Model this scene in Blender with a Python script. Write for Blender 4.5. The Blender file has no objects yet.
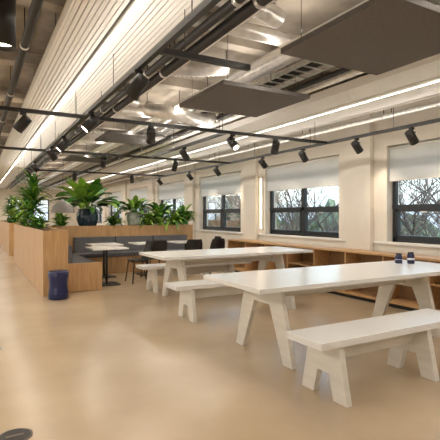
import bpy, math, random
from mathutils import Vector, Matrix
random.seed(7)
S=bpy.context.scene
# ------------------------------------------------------------ materials
def mat(name,col,rough=0.5,metal=0.0,col2=None,scale=5.0,bump=0.0,stretch=None,spec=0.5,detail=4):
    m=bpy.data.materials.new(name); m.use_nodes=True
    nt=m.node_tree; b=nt.nodes['Principled BSDF']
    b.inputs['Base Color'].default_value=(*col,1); b.inputs['Roughness'].default_value=rough
    b.inputs['Metallic'].default_value=metal
    b.inputs['Specular IOR Level'].default_value=spec
    if col2 is not None or bump:
        tc=nt.nodes.new('ShaderNodeTexCoord'); mp=nt.nodes.new('ShaderNodeMapping')
        nt.links.new(tc.outputs['Object'],mp.inputs[0])
        if stretch: mp.inputs['Scale'].default_value=stretch
        n=nt.nodes.new('ShaderNodeTexNoise'); n.inputs['Scale'].default_value=scale; n.inputs['Detail'].default_value=detail
        nt.links.new(mp.outputs[0],n.inputs['Vector'])
        if col2 is not None:
            r=nt.nodes.new('ShaderNodeValToRGB')
            r.color_ramp.elements[0].position=.3; r.color_ramp.elements[1].position=.7
            r.color_ramp.elements[0].color=(*col,1); r.color_ramp.elements[1].color=(*col2,1)
            nt.links.new(n.outputs['Fac'],r.inputs[0]); nt.links.new(r.outputs[0],b.inputs['Base Color'])
        if bump:
            bp=nt.nodes.new('ShaderNodeBump'); bp.inputs['Strength'].default_value=bump; bp.inputs['Distance'].default_value=.02
            nt.links.new(n.outputs['Fac'],bp.inputs['Height']); nt.links.new(bp.outputs[0],b.inputs['Normal'])
    return m
def emis(name,col,st):
    m=bpy.data.materials.new(name); m.use_nodes=True; b=m.node_tree.nodes['Principled BSDF']
    b.inputs['Base Color'].default_value=(*col,1)
    b.inputs['Emission Color'].default_value=(*col,1); b.inputs['Emission Strength'].default_value=st
    return m
M_floor=mat('polished_screed',(.43,.325,.21),.25,0,(.56,.435,.295),.8,.012,spec=.65,detail=9)
M_wall=mat('cream_plaster',(.78,.73,.65),.8,0,(.82,.77,.69),3,.03)
M_slab=mat('raw_concrete',(.24,.21,.175),.85,0,(.50,.445,.375),2.2,.25,detail=8)
M_rib=mat('concrete_rib',(.28,.245,.205),.85,0,(.48,.43,.37),4,.2,detail=8)
M_slat=mat('white_metal_slat',(.84,.82,.79),.4)
M_back=mat('slat_backing',(.34,.32,.30),.7)
M_black=mat('black_metal',(.013,.012,.012),.4)
M_pipe=mat('dark_pipe',(.03,.028,.027),.45)
M_silver=mat('galvanised_duct',(.62,.60,.57),.32,.75,(.82,.80,.77),12,.3)
M_foil=mat('foil_insulation',(.68,.66,.63),.3,.6,(.92,.90,.87),14,.6)
M_felt=mat('grey_acoustic_felt',(.125,.115,.112),.95,0,(.16,.148,.143),40,.1)
M_frame=mat('window_frame_anthracite',(.022,.026,.032),.4)
M_white=mat('white_laminate',(.78,.77,.75),.25,0,(.81,.80,.78),2)
M_edge=mat('painted_birch_ply',(.68,.64,.57),.5,0,(.76,.72,.65),3,.03,(1,1,9))
M_wood=mat('oak_veneer',(.41,.235,.10),.45,0,(.55,.34,.165),2.5,.04,(9,9,1))
M_woodh=mat('oak_ply_shelf',(.48,.27,.12),.45,0,(.62,.39,.19),3,.03,(9,1,9))
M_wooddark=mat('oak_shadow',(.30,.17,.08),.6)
M_grey=mat('grey_upholstery',(.10,.10,.108),.9,0,(.15,.15,.16),30,.15)
M_navy=mat('navy_lacquer',(.008,.013,.07),.3)
M_pot=mat('dark_glazed_pot',(.012,.022,.035),.18,0,(.03,.06,.09),8)
M_pot2=mat('grey_green_pot',(.24,.30,.28),.5,0,(.52,.55,.50),10)
M_soil=mat('soil',(.03,.02,.012),.95,0,(.06,.04,.025),40,.5)
M_leaf=mat('leaf_green',(.06,.19,.02),.45,0,(.12,.32,.04),6)
M_leafd=mat('leaf_deep_green',(.02,.095,.015),.4,0,(.05,.19,.03),6)
M_leafl=mat('leaf_lime',(.20,.38,.04),.45,0,(.32,.50,.08),6)
M_bark=mat('bark',(.06,.055,.055),.9,0,(.12,.11,.105),8,.4)
M_grass=mat('grass_ground',(.08,.15,.05),.95,0,(.13,.19,.08),2)
M_hedge=mat('winter_hedge',(.07,.115,.08),.95,0,(.19,.26,.20),1.2,.6,detail=8)
M_disc=mat('floor_box_metal',(.05,.045,.045),.45,.3)
M_discr=mat('floor_box_ring',(.20,.17,.15),.4,.5)
M_lampgrey=mat('grey_lamp_shade',(.22,.21,.20),.5)
M_label=mat('jar_label',(.75,.75,.78),.5)
M_glow=emis('warm_led',(1,.84,.62),5)
M_glow2=emis('downlight_glow',(1,.88,.7),6)
def glass():
    m=bpy.data.materials.new('window_glass'); m.use_nodes=True; nt=m.node_tree
    nt.nodes.clear(); o=nt.nodes.new('ShaderNodeOutputMaterial'); mx=nt.nodes.new('ShaderNodeMixShader')
    t=nt.nodes.new('ShaderNodeBsdfTransparent'); t.inputs[0].default_value=(.88,.94,.98,1)
    g=nt.nodes.new('ShaderNodeBsdfGlossy'); g.inputs['Roughness'].default_value=.02
    f=nt.nodes.new('ShaderNodeFresnel'); f.inputs[0].default_value=1.25
    mu=nt.nodes.new('ShaderNodeMath'); mu.operation='MULTIPLY'; mu.inputs[1].default_value=.5
    nt.links.new(f.outputs[0],mu.inputs[0])
    nt.links.new(mu.outputs[0],mx.inputs[0]); nt.links.new(t.outputs[0],mx.inputs[1]); nt.links.new(g.outputs[0],mx.inputs[2])
    nt.links.new(mx.outputs[0],o.inputs[0]); return m
M_glass=glass()
def blindm():
    m=bpy.data.materials.new('roller_blind_fabric'); m.use_nodes=True; nt=m.node_tree
    b=nt.nodes['Principled BSDF']; b.inputs['Base Color'].default_value=(.82,.82,.80,1); b.inputs['Roughness'].default_value=.9
    o=nt.nodes['Material Output']; tr=nt.nodes.new('ShaderNodeBsdfTranslucent'); tr.inputs[0].default_value=(.85,.85,.84,1)
    mx=nt.nodes.new('ShaderNodeMixShader'); mx.inputs[0].default_value=.35
    nt.links.new(b.outputs[0],mx.inputs[1]); nt.links.new(tr.outputs[0],mx.inputs[2]); nt.links.new(mx.outputs[0],o.inputs[0]); return m
M_blind=blindm()
# ------------------------------------------------------------ mesh builder
class B:
    def __init__(s): s.v=[];s.f=[];s.m=[];s.sm=[];s.mats=[]
    def mi(s,m):
        if m not in s.mats: s.mats.append(m)
        return s.mats.index(m)
    def add(s,vs,fs,m,smooth=False):
        o=len(s.v); s.v+= [tuple(v) for v in vs]; i=s.mi(m)
        for f in fs: s.f.append([o+k for k in f]); s.m.append(i); s.sm.append(smooth)
    def box(s,x0,x1,y0,y1,z0,z1,m):
        vs=[(x0,y0,z0),(x1,y0,z0),(x1,y1,z0),(x0,y1,z0),(x0,y0,z1),(x1,y0,z1),(x1,y1,z1),(x0,y1,z1)]
        s.add(vs,[(0,3,2,1),(4,5,6,7),(0,1,5,4),(1,2,6,5),(2,3,7,6),(3,0,4,7)],m)
    def prism(s,pts,ext,m):
        n=len(pts); e=Vector(ext); vs=[Vector(p) for p in pts]+[Vector(p)+e for p in pts]
        fs=[tuple(range(n))[::-1],tuple(range(n,2*n))]+[(i,(i+1)%n,n+(i+1)%n,n+i) for i in range(n)]
        s.add(vs,fs,m)
    def tube(s,pts,rs,m,n=10,smooth=True,caps=True):
        pts=[Vector(p) for p in pts]
        if not hasattr(rs,'__len__'): rs=[rs]*len(pts)
        vs=[];up=None
        for i,p in enumerate(pts):
            d=(pts[min(i+1,len(pts)-1)]-pts[max(i-1,0)]).normalized()
            if up is None: up=Vector((0,0,1)) if abs(d.z)<.9 else Vector((1,0,0))
            a=d.cross(up).normalized(); b=a.cross(d).normalized(); up=b
            for k in range(n):
                t=2*math.pi*k/n; vs.append(p+(a*math.cos(t)+b*math.sin(t))*rs[i])
        fs=[]
        for i in range(len(pts)-1):
            for k in range(n):
                fs.append((i*n+k,i*n+(k+1)%n,(i+1)*n+(k+1)%n,(i+1)*n+k))
        s.add(vs,fs,m,smooth)
        if caps:
            o=len(s.v)-len(vs); mi=s.mi(m)
            s.f.append([o+k for k in range(n)][::-1]); s.m.append(mi); s.sm.append(False)
            s.f.append([o+(len(pts)-1)*n+k for k in range(n)]); s.m.append(mi); s.sm.append(False)
    def lathe(s,c,prof,m,n=28,smooth=True):
        vs=[];fs=[]
        for r,z in prof:
            for k in range(n):
                t=2*math.pi*k/n; vs.append((c[0]+r*math.cos(t),c[1]+r*math.sin(t),c[2]+z))
        for i in range(len(prof)-1):
            for k in range(n):
                fs.append((i*n+k,i*n+(k+1)%n,(i+1)*n+(k+1)%n,(i+1)*n+k))
        s.add(vs,fs,m,smooth)
    def leaf(s,p,az,el,L,W,droop,m,stem=0.0,twist=0.0,n=7):
        p=Vector(p); vs=[];fs=[]; st=L/n
        for i in range(n+1):
            u=i/n
            h=Vector((math.cos(az),math.sin(az),0)); d=h*math.cos(el)+Vector((0,0,1))*math.sin(el)
            side=Vector((-math.sin(az),math.cos(az),0)); nrm=side.cross(d)*-1
            if u<stem: w=.006
            else:
                q=(u-stem)/(1-stem); w=W*.5*math.sin(math.pi*min(1,q*.96+.04))**.75+.001
            s2=side*math.cos(twist)+nrm*math.sin(twist)
            vs+=[p+s2*w+nrm*w*.25,p,p-s2*w+nrm*w*.25]
            p=p+d*st; el-=droop/n
        for i in range(n):
            a=i*3
            fs+=[(a,a+1,a+4,a+3),(a+1,a+2,a+5,a+4)]
        s.add(vs,fs,m,True)
    def build(s,name,loc=(0,0,0),rz=0,bevel=0,parent=None):
        me=bpy.data.meshes.new(name); me.from_pydata(s.v,[],s.f)
        for m in s.mats: me.materials.append(m)
        me.polygons.foreach_set('material_index',s.m); me.polygons.foreach_set('use_smooth',s.sm); me.update()
        o=bpy.data.objects.new(name,me); S.collection.objects.link(o); o.location=loc; o.rotation_euler[2]=rz
        if bevel:
            b=o.modifiers.new('bevel','BEVEL'); b.width=bevel; b.segments=2; b.limit_method='ANGLE'; b.angle_limit=math.radians(40)
        if parent: o.parent=parent
        return o
def copy(o,loc,rz=0):
    c=o.copy(); c.location=loc; c.rotation_euler[2]=rz; S.collection.objects.link(c); return c
# ------------------------------------------------------------ room shell
XL,XR,YB,YF,HC=-5.0,6.0,-3.5,30.0,3.4
b=B(); b.box(XL-.3,XR+.3,YB-.3,YF+.3,-.2,0,M_floor); b.build('floor')
b=B(); b.box(XL-.3,XR+.3,YB-.3,YF+.3,HC,HC+.25,M_slab); b.build('ceiling')
WS,WT=.95,2.55
wins=[]; y=2.6-3.5
while y<27: wins.append((y,y+2.4)); y+=3.5
def wallY(name,x0,x1,wins,z0=WS,z1=WT):
    b=B(); b.box(x0,x1,YB,YF,0,z0,M_wall); b.box(x0,x1,YB,YF,z1,HC,M_wall)
    p=YB
    for a,c in wins: b.box(x0,x1,p,a,z0,z1,M_wall); p=c
    b.box(x0,x1,p,YF,z0,z1,M_wall); b.build(name)
wallY('wall_right',XR,XR+.3,wins); wallY('wall_left',XL-.3,XL,wins)
b=B(); b.box(XL-.3,XR+.3,YB-.3,YB,0,HC,M_wall); b.build('wall_back')
b=B(); fw=[(-4.2,-1.8),(-1.2,1.2),(1.8,4.2)]
b.box(XL-.3,XR+.3,YF,YF+.3,0,WS,M_wall); b.box(XL-.3,XR+.3,YF,YF+.3,2.4,HC,M_wall); p=XL-.3
for a,c in fw: b.box(p,a,YF,YF+.3,WS,2.4,M_wall); p=c
b.box(p,XR+.3,YF,YF+.3,WS,2.4,M_wall); b.build('wall_front')
b=B()
for i in range(len(wins)-1):
    a=wins[i][1]; c=wins[i+1][0]; m=(a+c)/2
    b.box(XR-.10,XR,m-.28,m+.28,0,HC-.02,M_wall)
b.build('trim_1',bevel=.01)
b=B(); b.box(XR-.03,XR+.10,YB,YF,WS-.04,WS-.001,M_white); b.build('trim_2',bevel=.005)
def window(name,x,a,c,blind=True,out=1):
    b=B(); x0,x1=(x+.14,x+.20) if out>0 else (x-.20,x-.14)
    fr=.07; z0,z1=WS,WT; mid=(a+c)/2
    b.box(x0,x1,a,c,z0,z0+fr,M_frame); b.box(x0,x1,a,c,z1-fr,z1,M_frame)
    b.box(x0,x1,a,a+fr,z0,z1,M_frame); b.box(x0,x1,c-fr,c,z0,z1,M_frame)
    b.box(x0-.01,x1+.01,mid-.05,mid+.05,z0,z1,M_frame)
    b.box(x0-.01,x1+.01,a,c,1.50,1.57,M_frame)
    b.box(x0,x1,a,c,1.97,2.04,M_frame)
    for (p,q) in ((a+fr,mid-.05),(mid+.05,c-fr)):
        b.box(x0-.015,x1,p,p+.045,z0+fr,1.5,M_frame); b.box(x0-.015,x1,q-.045,q,z0+fr,1.5,M_frame)
        b.box(x0-.015,x1,p,q,z0+fr,z0+fr+.045,M_frame); b.box(x0-.015,x1,p,q,1.455,1.5,M_frame)
        b.box(x0-.04,x0-.015,(p+q)/2-.05,(p+q)/2+.05,1.44,1.46,M_silver)
    xm=(x0+x1)/2
    b.add([(xm,a+.03,z0+.03),(xm,c-.03,z0+.03),(xm,c-.03,z1-.03),(xm,a+.03,z1-.03)],[(0,1,2,3)],M_glass)
    b.build(name)
n=1
for a,c in wins:
    window('window_%d'%n,XR,a,c,out=1); n+=1
for a,c in wins:
    window('window_%d'%n,XL,a,c,out=-1); n+=1
for a,c in fw:
    b=B(); y0=YF+.14
    for (p,q,r,s_) in ((a,c,WS,WS+.07),(a,c,2.33,2.4),(a,a+.07,WS,2.4),(c-.07,c,WS,2.4),((a+c)/2-.04,(a+c)/2+.04,WS,2.4),(a,c,1.5,1.57)):
        b.box(p,q,y0,y0+.06,r,s_,M_frame)
    b.build('window_%d'%n); n+=1
first=None
for a,c in wins:
    if first is None:
        b=B(); L=2.36
        b.box(.0,.004,0,L,-.56,-.02,M_blind); b.box(-.01,.014,0,L,-.58,-.555,M_white)
        b.tube([(.02,0,-.03),(.02,L,-.03)],.028,M_white,12)
        first=b.build('roller_blind',(XR+.05,a+.02,WT-.01))
    else: copy(first,(XR+.05,a+.02,WT-.01))
# ------------------------------------------------------------ outside
b=B(); b.box(6.4,80,-40,120,-3.7,-3.5,M_grass); b.box(-60,-5.4,-40,120,-3.7,-3.5,M_grass); b.build('garden_ground')
def hedge(name,x,y0,y1):
    b=B(); vs=[];fs=[]; N=220; K=10
    for i in range(N+1):
        yy=y0+(y1-y0)*i/N; top=1.7+.8*math.sin(i*.21)+.5*math.sin(i*.77)+random.uniform(-.5,.5)
        for k in range(K+1):
            u=k/K; vs.append((x+math.sin(u*3)*-.8+random.uniform(-.3,.3),yy,-3.6+u*(top+3.6)))
    for i in range(N):
        for k in range(K):
            a=i*(K+1)+k; fs.append((a,a+1,a+K+2,a+K+1))
    b.add(vs,fs,M_hedge,False); return b.build(name)
hedge('hedge_row',34,-30,115)
def tree(seed):
    random.seed(seed); b=B()
    def br(p,d,L,r,lv):
        pts=[p];q=p;dd=d
        for i in range(4):
            dd=(dd+Vector((random.uniform(-.18,.18),random.uniform(-.18,.18),random.uniform(-.02,.14)))).normalized(); q=q+dd*L/4; pts.append(q)
        b.tube(pts,[r*(1-.12*i) for i in range(5)],M_bark,5 if lv<2 else 3,True,False)
        if lv<4:
            for k in range(4 if lv else 6):
                i=random.choice([2,3,4]) if lv else random.choice([1,2,3,4])
                az=random.uniform(0,6.28); nd=(dd*.7+Vector((math.cos(az),math.sin(az),random.uniform(.1,.6)))*.75).normalized()
                br(pts[i],nd,L*random.uniform(.55,.72),r*.5,lv+1)
    br(Vector((0,0,0)),Vector((0,0,1)),4.2,.16,0)
    return b
ts=[tree(k).build('bare_tree',(14+k*2,8+7*k,-3.6)) for k in range(3)]
random.seed(3)
for i in range(36):
    copy(ts[i%3],(random.uniform(13,30),-4+i*2.4+random.uniform(-1,1),-3.6),random.uniform(0,6))
# ------------------------------------------------------------ ceiling build-up
b=B(); y=YB+.6
while y<YF: b.box(XL,XR,y,y+.16,HC-.13,HC,M_rib); y+=1.75
b.box(2.05,2.2,YB,YF,HC-.10,HC,M_rib); b.box(-1.6,-1.4,YB,YF,HC-.10,HC,M_rib)
b.build('ceiling_rib_structure')
def slats(name,x0,x1,z,y0=-3,y1=29,w=.036,g=.009):
    b=B(); x=x0
    while x+w<=x1+.001: b.box(x,x+w,y0,y1,z,z+.02,M_slat); x+=w+g
    b.box(x0,x1,y0,y1,z+.03,z+.04,M_back)
    b.box(x0-.03,x0-.012,y0,y1,z-.02,z+.09,M_slat); b.box(x1+.01,x1+.028,y0,y1,z-.02,z+.09,M_slat)
    y=y0+.5
    while y<y1:
        b.box(x0-.02,x1+.02,y,y+.03,z+.042,z+.09,M_black)
        for xx in (x0+.03,x1-.03): b.tube([(xx,y+.015,z+.08),(xx,y+.015,HC)],.004,M_black,5)
        y+=1.75
    return b.build(name)
slats('slatted_ceiling_raft',.66,1.02,3.0); slats('slatted_ceiling_raft',1.13,1.52,3.0)
slats('slatted_ceiling_raft',4.10,4.60,2.98); slats('slatted_ceiling_raft',4.76,5.25,2.98)
def led(x,z,w=.05,y0=-2.5,y1=28.5,power=500,col=(1,.915,.80),up=0):
    b=B(); b.box(x-w/2-.01,x+w/2+.01,y0,y1,z+.004,z+.03,M_slat)
    y=y0+.5
    while y<y1: b.tube([(x,y,z+.02),(x,y,HC)],.004,M_black,5); y+=3.5
    o=b.build('linear_led_luminaire')
    for (en,dz,rx,nm) in ((power,0,0,'led_strip'),(up,.04,math.pi,'ceiling_fill_light')):  # the upward light is fill added to brighten the ceiling
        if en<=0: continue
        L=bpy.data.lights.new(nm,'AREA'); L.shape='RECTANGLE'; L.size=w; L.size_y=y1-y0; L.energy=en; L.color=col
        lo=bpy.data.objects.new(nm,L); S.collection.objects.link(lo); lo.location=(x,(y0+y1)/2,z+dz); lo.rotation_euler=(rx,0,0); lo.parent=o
led(1.075,3.0,w=.07,power=90); led(4.68,2.97,w=.10,power=190); led(-2.6,2.75,w=.9,power=560,up=230); led(2.62,3.0,power=220,w=.06,up=70)  # last two luminaires are added fill for the room and ceiling
# acoustic panels
for (yy,zz) in ((1.80,2.73),(3.85,2.73),(8.2,2.95),(12.0,2.95)):
    b=B(); b.box(0,1.14,0,1.1,0,.045,M_felt)
    for xx in (.12,1.02):
        for y2 in (.12,.98): b.tube([(xx,y2,.04),(xx,y2,HC-zz)],.003,M_black,5)
    b.build('acoustic_ceiling_panel',(2.2,yy,zz),bevel=.006)
def pipe(name,pts,r,m,n=12,hang=True):
    b=B(); b.tube(pts,r,m,n)
    if hang:
        p0=Vector(pts[0]);p1=Vector(pts[-1]);L=(p1-p0).length;k=1
        while k*1.9<L:
            q=p0+(p1-p0)*(k*1.9/L); b.tube([(q.x,q.y,q.z+r*.8),(q.x,q.y,HC)],.006,M_black,5)
            d=(p1-p0).normalized()*.02; b.tube([q-d,q+d],r+.006,M_silver,n); k+=1
    return b.build(name)
pipe('sprinkler_pipe',[(1.66,-3,2.96),(1.66,29,2.96)],.038,M_pipe)
pipe('sprinkler_pipe',[(1.86,-3,3.00),(1.86,29,3.00)],.05,M_pipe)
pipe('heating_pipe',[(1.99,-3,3.06),(1.99,29,3.06)],.028,M_foil)
pipe('heating_pipe',[(3.6,-3,3.02),(3.6,29,3.02)],.03,M_pipe)
pipe('heating_pipe',[(3.78,-3,3.03),(3.78,29,3.03)],.045,M_foil)
pipe('heating_pipe',[(5.45,-3,2.90),(5.45,29,2.90)],.04,M_foil)
pipe('heating_pipe',[(5.62,-3,2.95),(5.62,29,2.95)],.03,M_pipe)
pipe('heating_pipe',[(.42,-3,3.04),(.42,29,3.04)],.04,M_pipe)
pipe('heating_pipe',[(.12,-3,3.04),(.12,29,3.04)],.03,M_foil)
def corr(b,pts,r,m,pitch=.05,n=18,amp=.03):
    pts=[Vector(p) for p in pts]; out=[];rs=[]
    P=[pts[0]]+pts+[pts[-1]]
    for i in range(1,len(P)-2):
        L=(P[i+1]-P[i]).length; k=max(2,int(L/(pitch/2)))
        for j in range(k):
            t=j/k; a,b_,c,d=P[i-1],P[i],P[i+1],P[i+2]
            q=.5*((2*b_)+(-a+c)*t+(2*a-5*b_+4*c-d)*t*t+(-a+3*b_-3*c+d)*t**3); out.append(q)
    out.append(pts[-1]); rs=[r*(1+(amp if i%2 else -amp)) for i in range(len(out))]
    b.tube(out,rs,m,n)
def duct(name,pts,r,m,pitch=.12,amp=.015):
    b=B(); corr(b,pts,r,m,pitch,20,amp)
    p0=Vector(pts[0]);p1=Vector(pts[-1]);
    for u in (.02,.5,.98):
        q=p0+(p1-p0)*u; b.tube([(q.x,q.y,q.z),(q.x,q.y,HC)],.006,M_black,5)
    return b.build(name)
duct('spiral_air_duct',[(2.9,-3,3.09),(2.9,29,3.09)],.085,M_silver,.12)
duct('spiral_air_duct',[(1.2,3.55,3.18),(4.05,3.55,3.18)],.075,M_silver,.1)
duct('flexible_foil_duct',[(.55,3.25,3.17),(1.2,3.3,3.19),(1.8,3.05,3.17),(2.4,3.2,3.18)],.085,M_foil,.05,.06)
duct('flexible_foil_duct',[(2.25,6.3,3.0),(2.6,6.0,2.9),(3.2,6.2,2.9),(3.45,6.5,3.1)],.10,M_foil,.05,.06)
duct('flexible_foil_duct',[(1.3,6.5,3.17),(1.7,6.4,3.15),(2.2,6.6,3.17)],.085,M_foil,.05,.06)
duct('flexible_foil_duct',[(1.2,4.7,3.17),(1.6,4.55,3.15),(2.1,4.8,3.15),(2.7,4.6,3.2)],.09,M_foil,.05,.06)
duct('flexible_foil_duct',[(3.0,2.2,3.2),(3.5,2.35,3.19),(4.3,2.2,3.18)],.09,M_foil,.05,.06)
duct('spiral_air_duct',[(-1.0,7.3,3.18),(5.8,7.3,3.18)],.075,M_silver,.1)
b=B(); b.box(-.2,5.8,10.1,10.5,3.10,3.26,M_silver)
for k in range(7): b.box(-.1+k*.95,-.06+k*.95,10.08,10.52,3.09,3.27,M_silver)
for k in (.55,2.4,5.3): b.tube([(k,10.3,3.2),(k,10.3,HC)],.008,M_black,5)
b.build('rectangular_air_duct')
def tray(x0,x1,z):
    b=B(); b.box(x0,x0+.012,-3,29,z,z+.06,M_silver); b.box(x1-.012,x1,-3,29,z,z+.06,M_silver)
    y=-3
    while y<29: b.box(x0,x1,y,y+.02,z,z+.012,M_silver); y+=.16
    for k in range(4): b.tube([(x0+.05+k*.05,-3,z+.028),(x0+.05+k*.05,29,z+.028)],.012,M_black,6)
    y=-2
    while y<29:
        for xx in (x0,x1): b.tube([(xx,y,z),(xx,y,HC)],.005,M_black,5)
        y+=2.1
    b.build('cable_tray')
tray(-.55,-.2,3.02); tray(3.12,3.45,3.03)
b=B(); b.box(-.14,.14,-.14,.14,0,.10,M_white); b.lathe((0,0,0),[(0,-.02),(.05,-.018),(.07,0)],M_slat); b.tube([(0,0,.09),(0,0,HC-2.86)],.012,M_white,8)
b.build('wifi_ceiling_box',(.45,2.72,2.86),bevel=.01)
# ------------------------------------------------------------ lighting tracks + spots
TZ=2.62
def track(p0,p1,up=0):
    b=B(); x0,y0=p0; x1,y1=p1; w=.022
    b.box(min(x0,x1)-w,max(x0,x1)+w,min(y0,y1)-w,max(y0,y1)+w,TZ,TZ+.045,M_black)
    L=math.hypot(x1-x0,y1-y0); k=.2
    while k<=L:
        xx=x0+(x1-x0)*k/L; yy=y0+(y1-y0)*k/L; b.tube([(xx,yy,TZ+.03),(xx,yy,HC)],.004,M_black,5); k+=1.8
    o=b.build('lighting_track')
    if up:
        Lt=bpy.data.lights.new('track_fill_light','AREA'); Lt.shape='RECTANGLE'; Lt.size=.03; Lt.size_y=abs(y1-y0); Lt.energy=up; Lt.color=(1,.93,.84)  # unseen fill added on top of the track to light slab and services
        lo=bpy.data.objects.new('track_fill_light',Lt); S.collection.objects.link(lo); lo.location=((x0+x1)/2,(y0+y1)/2,TZ+.05); lo.rotation_euler=(math.pi,0,0); lo.parent=o
track((1.2,.5),(1.2,16),30); track((5.3,.5),(5.3,16),22); track((1.225,5.67),(5.275,5.67)); track((-.9,5.67),(1.175,5.67))
track((-.9,9.0),(1.175,9.0)); track((1.225,9.0),(5.275,9.0)); track((1.225,13.0),(5.275,13.0)); track((3.3,5.7),(3.3,8.97),25); track((1.225,3.1),(2.0,3.1))
track((-.93,3),(-.93,16),80)
def spot(x,y,az,tilt=.75,power=22,s=1.25):
    b=B(); b.box(-.035,.035,-.02,.02,-.03,0,M_black); b.tube([(0,0,-.02),(0,0,-.075)],.011,M_black,8)
    d=Vector((math.cos(az)*math.sin(tilt),math.sin(az)*math.sin(tilt),-math.cos(tilt))); c=Vector((0,0,-.13))
    b.box(-.014,.014,-.06,.06,-.085,-.07,M_black)
    b.tube([c-d*.075*s,c-d*.07*s,c+d*.085*s],[.035*s,.047*s,.05*s],M_black,18)
    b.tube([c+d*.0851*s,c+d*.087*s],.038*s,M_glow2,16)
    o=b.build('track_spotlight',(x,y,TZ))
    L=bpy.data.lights.new('spot_lamp','SPOT'); L.energy=power; L.spot_size=1.1; L.spot_blend=.8; L.color=(1,.84,.64); L.shadow_soft_size=.035
    lo=bpy.data.objects.new('spot_lamp',L); S.collection.objects.link(lo); lo.parent=o; lo.location=c+d*.14
    lo.rotation_euler=d.to_track_quat('-Z','Y').to_euler()
for (x,y,az) in ((1.2,3.55,2.2),(1.2,5.26,3.0),(1.2,8.3,.5),(1.2,7.1,3.0),(1.2,10.8,.2),(1.2,12.4,0),(5.3,5.0,0),(5.3,6.3,0.2),(5.3,7.6,0),(5.3,9.6,.1),(5.3,11.2,0),(5.3,13.5,0),
                 (2.1,5.67,1.3),(3.4,5.67,5.0),(4.2,5.67,1.2),(.5,5.67,2.6),(2.3,9,1.5),(3.9,9,1.5),(.2,9,3),(2.5,13,1.5),(4.2,13,1.2),(3.3,7.2,.4),(5.3,4.0,0)):
    spot(x,y,az,power=18 if x>5 else 22)
b=B(); b.lathe((0,0,0),[(.0,.03),(.066,.03),(.07,0),(.078,0),(.078,.34),(.0,.345)],M_black); b.lathe((0,0,.028),[(0,0),(.064,0)],M_glow2)
b.tube([(0,0,.33),(0,0,HC-2.45)],.006,M_black,6); o=b.build('cylinder_pendant_lamp',(.15,3.05,2.45))
L=bpy.data.lights.new('pendant_bulb','SPOT'); L.energy=25; L.spot_size=1.4; L.color=(1,.86,.68); L.shadow_soft_size=.05
lo=bpy.data.objects.new('pendant_bulb',L); S.collection.objects.link(lo); lo.parent=o; lo.location=(0,0,-.01)
# ------------------------------------------------------------ trestle tables + benches
def table(L,W,loc,x1,x2):
    b=B(); b.box(0,L,0,W,.72,.765,M_white)
    for xx in (x1,x2):
        c=W/2; k=W/2-.06
        pts=[(xx,c-k-.02,0),(xx,c-k+.12,0),(xx,c-.13,.53),(xx,c+.13,.53),(xx,c+k-.12,0),(xx,c+k+.02,0),(xx,c+.30,.719),(xx,c-.30,.719)]
        b.prism(pts,(.05,0,0),M_edge)
    b.box(x1+.05,x2,W/2-.025,W/2+.025,.56,.68,M_edge)
    b.box(x1+.05,x2,W/2-.30,W/2-.25,.655,.719,M_edge); b.box(x1+.05,x2,W/2+.25,W/2+.30,.655,.719,M_edge)
    return b.build('trestle_table',loc,bevel=.004)
def bench(L,loc,x1,x2,W=.40):
    b=B(); b.box(0,L,0,W,.425,.48,M_white)
    for xx in (x1,x2):
        c=W/2
        pts=[(xx,c-.25,0),(xx,c-.11,0),(xx,c-.06,.19),(xx,c+.06,.19),(xx,c+.11,0),(xx,c+.25,0),(xx,c+.165,.424),(xx,c-.165,.424)]
        b.prism(pts,(.055,0,0),M_edge)
    b.box(x1+.055,x2,W/2-.03,W/2+.03,.27,.42,M_edge)
    return b.build('trestle_bench',loc,bevel=.004)
table(3.2,1.06,(2.12,3.08,0),.38,2.50)
table(2.9,1.12,(2.45,6.08,0),.40,2.35)
bench(1.75,(2.15,2.36,0),.20,1.22)
bench(2.3,(2.25,5.15,0),.22,1.85)
bench(2.3,(2.6,7.42,0),.22,1.85)
for (x,y,h) in ((4.86,3.86,.13),(4.97,3.76,.15)):
    b=B(); b.lathe((0,0,0),[(0,0),(.042,0),(.046,.01),(.046,h-.04),(.036,h-.02)],M_navy,20); b.lathe((0,0,0),[(.0468,.05),(.0468,h-.075)],M_label,20)
    b.lathe((0,0,0),[(.038,h-.02),(.038,h),(0,h+.002)],M_black,20); b.build('storage_jar',(x,y,.765))
# ------------------------------------------------------------ window cubby shelving
b=B(); y0,y1=1.5,9.4; x0,x1=5.50,5.88; H=.80
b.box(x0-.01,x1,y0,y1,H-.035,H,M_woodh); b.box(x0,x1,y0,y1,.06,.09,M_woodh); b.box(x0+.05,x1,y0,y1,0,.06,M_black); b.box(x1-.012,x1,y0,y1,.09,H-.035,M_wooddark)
k=y0; i=0
while k<=y1+.01:
    b.box(x0,x1-.012,k-.012 if k>y0 else k,k+.012,.09,H-.035,M_woodh)
    if k+.7<y1 and i%2==0: b.box(x0+.02,x1-.012,k+.012,k+.778,.42,.44,M_woodh)
    k+=.79; i+=1
b.build('cubby_shelving',bevel=.002)
b=B(); b.box(-.035,0,-.03,.03,0,1.25,M_white); b.box(-.05,-.036,-.02,.02,.03,1.22,M_glow)
b.build('wall_strip_lamp',(XR-.001,8.62,1.05))
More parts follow.
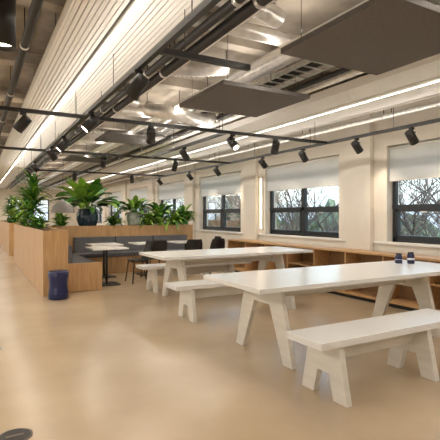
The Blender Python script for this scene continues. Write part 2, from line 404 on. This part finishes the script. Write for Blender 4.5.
# ------------------------------------------------------------ oak planter partitions
def planter(name,x0,x1,y0,y1,H):
    b=B(); t=.03
    b.box(x0,x0+t,y0,y1,0,H,M_wood); b.box(x1-t,x1,y0,y1,0,H,M_wood); b.box(x0+t,x1-t,y0,y0+t,0,H,M_wood); b.box(x0+t,x1-t,y1-t,y1,0,H,M_wood)
    b.box(x0+t,x1-t,y0+t,y1-t,H-.3,H-.06,M_soil)
    if y1-y0>1.5:
        k=y0+1.2
        while k<y1-.3: b.box(x0-.002,x0,k,k+.006,.02,H,M_wooddark); k+=1.2
    return b.build(name,bevel=.003)
PH=1.13
planter('oak_planter_partition',1.02,1.43,8.0,14.4,PH)
planter('oak_planter_partition',1.44,5.3,11.0,11.4,PH)
planter('oak_planter_partition',1.02,1.43,16.5,25,PH)
b=B(); b.box(1.435,2.05,8.25,10.98,0,.40,M_wood); b.box(2.05,5.1,10.38,10.98,0,.40,M_wood)
b.box(1.435,2.08,8.22,8.25,0,.52,M_wood)
for i in range(3): b.box(1.55,2.07,8.26+.92*i,9.16+.9*i,.40,.49,M_grey)
for i in range(3): b.box(2.09+i*1.0,3.07+i*1.0,10.36,10.86,.40,.49,M_grey)
for i in range(3): b.box(1.435,1.55,8.26+.92*i,9.16+.9*i,.40,.84,M_grey)
for i in range(3): b.box(2.09+i*1.0,3.07+i*1.0,10.86,10.98,.40,.86,M_grey)
b.build('booth_sofa',bevel=.012)
b=B(); prof=[(0,0),(.15,0),(.165,.015),(.165,.10),(.150,.18),(.146,.24),(.150,.30),(.165,.38),(.165,.455),(.15,.47),(0,.47)]
b.lathe((0,0,0),prof,M_navy,32)
for z in (.05,.09,.39,.43): b.lathe((0,0,z),[(.164,-.006),(.171,0),(.164,.006)],M_navy,32)
b.build('drum_stool',(1.22,7.70,0))
def bistro(loc,s=.7):
    b=B(); h=s/2; b.box(-h,h,-h,h,.72,.75,M_white); b.tube([(0,0,.018),(0,0,.72)],.025,M_black,12)
    b.box(-.22,.22,-.22,.22,0,.018,M_black); b.box(-.12,.12,-.12,.12,.70,.72,M_black)
    return b.build('bistro_table',loc,bevel=.004)
for p in ((2.32,8.80),(2.55,9.90),(3.55,9.85),(4.55,9.85),(4.5,12.9),(3,12.9),(3,15.5),(4.5,15.5),(3,18),(4.5,18)): bistro((p[0],p[1],0))
def chair(loc,rz):
    b=B(); r=.012
    vs=[];fs=[];N=10;K=12
    for k in range(K+1):
        v=k/K
        for i in range(N+1):
            u=i/N*2-1
            if v<.5: q=v/.5; yy=.21-.40*q; zz=.455-.02*math.sin(q*3.14)+.02*u*u; w=.21+.01*q
            else: q=(v-.5)/.5; yy=-.19-.07*q-.03*math.sin(q*1.5)+.06*u*u; zz=.455+.37*q**.9+.01; w=.22-.03*q-(.05*max(0,q-.8)*5)*.5
            vs.append((u*w,yy,zz))
    for k in range(K):
        for i in range(N): a=k*(N+1)+i; fs.append((a,a+1,a+N+2,a+N+1))
    b.add(vs,fs,M_black,True); b.add([(x,y+.006,z+.012) for x,y,z in vs],[f[::-1] for f in fs],M_black,True)
    for sx in (-1,1):
        b.tube([(sx*.24,.22,0),(sx*.19,.17,.44),(sx*.17,-.12,.44),(sx*.24,-.24,0)],r,M_black,8)
    b.tube([(-.19,.17,.44),(.19,.17,.44)],r,M_black,8); b.tube([(-.17,-.12,.44),(.17,-.12,.44)],r,M_black,8)
    return b.build('dining_chair',loc,rz)
c0=chair((3.0,8.80,0),math.pi/2)
for (x,y,r) in ((3.5,9.20,0.1),(4.4,9.20,-.1),(4.95,9.15,.1),(5.25,9.85,math.pi/2),(3.0,12.2,0),(4.5,12.2,0.1),(3.75,12.9,math.pi/2),(3,14.8,0),(4.5,14.8,0),(3,17.3,0),(4.5,17.3,0)):
    copy(c0,(x,y,0),r)
b=B(); b.lathe((0,0,0),[(.25,0),(.245,.06),(.21,.15),(.14,.22),(.05,.26),(.03,.30),(0,.30)],M_lampgrey); b.lathe((0,0,0),[(.245,.002),(.20,.14),(.12,.20),(0,.22)],M_white)
b.tube([(0,0,.29),(0,0,HC-1.45)],.004,M_black,6); b.build('dome_pendant_lamp',(1.72,10.25,1.45))
for (x,y,r) in ((.22,3.04,.105),(.16,5.12,.085)):
    b=B(); b.lathe((0,0,0),[(r,0),(r,.004),(r*.9,.006)],M_discr,36); b.lathe((0,0,0),[(r*.9,.005),(0,.005)],M_disc,36)
    b.box(-r*.5,r*.5,-.012,.012,.005,.008,M_discr); b.build('floor_socket_box',(x,y,.0005))
# ------------------------------------------------------------ plants
def plant(name,loc,pot,kind,seed,size=1.0):
    random.seed(seed); b=B(); z=0
    if pot=='bowl':
        b.lathe((0,0,0),[(0,0),(.13,0),(.22,.08),(.27,.22),(.265,.34),(.22,.45),(.23,.48),(.21,.48),(.2,.42),(0,.42)],M_pot); z=.42
    elif pot=='tub':
        b.lathe((0,0,0),[(0,0),(.14,0),(.19,.2),(.20,.36),(.19,.40),(.175,.40),(.17,.35),(0,.35)],M_pot2); z=.35
    elif pot=='tall':
        b.lathe((0,0,0),[(0,0),(.11,0),(.13,.2),(.13,.22),(.115,.22),(.11,.19),(0,.19)],M_pot); z=.19
    if kind=='broad':
        for i in range(60):
            az=random.uniform(0,6.28); el=random.uniform(.5,1.45); L=random.uniform(.5,.98)*size
            b.leaf((random.uniform(-.06,.06),random.uniform(-.06,.06),z),az,el,L,random.uniform(.15,.22)*size,random.uniform(.8,1.7),random.choice([M_leaf,M_leafd,M_leafl]),.36,random.uniform(-.4,.4),9)
    if kind=='strap':
        for i in range(60):
            az=random.uniform(0,6.28); el=random.uniform(.5,1.45); L=random.uniform(.45,.8)*size
            b.leaf((random.uniform(-.05,.05),random.uniform(-.05,.05),z+random.uniform(0,.1)),az,el,L,.055*size,random.uniform(.8,2.4),random.choice([M_leaf,M_leafl,M_leafl]),0,0,8)
    if kind=='palm':
        for t in range(3):
            ox,oy=random.uniform(-.07,.07),random.uniform(-.07,.07); h=(.22+.24*t)*size
            b.tube([(ox,oy,z-.02),(ox*1.3,oy*1.3,z+h)],.015,M_bark,7)
            for i in range(52):
                az=random.uniform(0,6.28); el=random.uniform(.1,1.4); L=random.uniform(.3,.5)*size
                b.leaf((ox*1.3,oy*1.3,z+h*random.uniform(.4,1)),az,el,L,.06*size,random.uniform(.6,1.6),random.choice([M_leaf,M_leafl,M_leafd]),0,0,6)
    if kind=='bush':
        for i in range(110):
            az=random.uniform(0,6.28); el=random.uniform(.35,1.5); rr=random.uniform(0,.10)
            b.leaf((rr*math.cos(az),rr*math.sin(az),z+random.uniform(0,.28)*size),az,el,random.uniform(.15,.34)*size,random.uniform(.05,.10)*size,random.uniform(.5,1.8),random.choice([M_leaf,M_leafl,M_leafd]),.2,random.uniform(-.4,.4),5)
    return b.build(name,(loc[0],loc[1],loc[2]),random.uniform(0,6))
S0=PH-.059
plant('potted_dracaena',(1.225,11.4,S0),'tall','palm',1,1.3)
plant('potted_dracaena',(1.225,13.4,S0),'tall','palm',21,1.1)
plant('potted_strelitzia',(2.47,11.2,PH-.058),'bowl','broad',2,1.25)
plant('potted_spathiphyllum',(3.68,11.2,S0),'tub','broad',3,.70)
plant('leafy_shrub',(4.38,11.2,S0),None,'bush',4,1.5)
plant('leafy_shrub',(4.80,11.2,S0),None,'strap',5,1.2)
plant('leafy_shrub',(4.05,11.2,S0),None,'strap',8,1.0)
plant('potted_strap_plant',(5.10,11.2,S0),None,'bush',6,1.3)
plant('leafy_shrub',(3.15,11.2,S0),None,'bush',9,.8)
plant('leafy_shrub',(1.85,11.2,S0),None,'bush',14,.8)
plant('leafy_shrub',(1.225,10.3,S0),None,'bush',10,.7)
plant('leafy_shrub',(1.225,12.55,S0),None,'bush',15,.9)
plant('potted_dracaena',(1.225,19,S0),'tall','palm',11,1.1)
plant('leafy_shrub',(1.225,17,S0),None,'bush',12,1.3)
# ------------------------------------------------------------ world, camera
w=bpy.data.worlds.new('World'); S.world=w; w.use_nodes=True
bg=w.node_tree.nodes['Background']; sky=w.node_tree.nodes.new('ShaderNodeTexSky')
try:
    sky.sky_type='NISHITA'; sky.sun_disc=False; sky.sun_elevation=math.radians(18); sky.sun_rotation=math.radians(200); sky.air_density=1.2; sky.dust_density=3
except Exception as e: print(e)
mx=w.node_tree.nodes.new('ShaderNodeMixRGB'); mx.inputs[0].default_value=.8; mx.inputs[2].default_value=(.52,.64,.80,1)
w.node_tree.links.new(sky.outputs[0],mx.inputs[1]); w.node_tree.links.new(mx.outputs[0],bg.inputs[0]); bg.inputs[1].default_value=1.9
cd=bpy.data.cameras.new('camera'); cam=bpy.data.objects.new('camera',cd); S.collection.objects.link(cam)
cam.location=(0,0,1.4); cam.rotation_euler=(math.radians(90),0,math.radians(-29.3)); cd.sensor_width=36; cd.lens=35.75; cd.shift_y=-5/440; cd.clip_start=.05
S.camera=cam
S.view_settings.view_transform='Standard'
try: S.view_settings.look='None'
except: pass
S.view_settings.exposure=.22
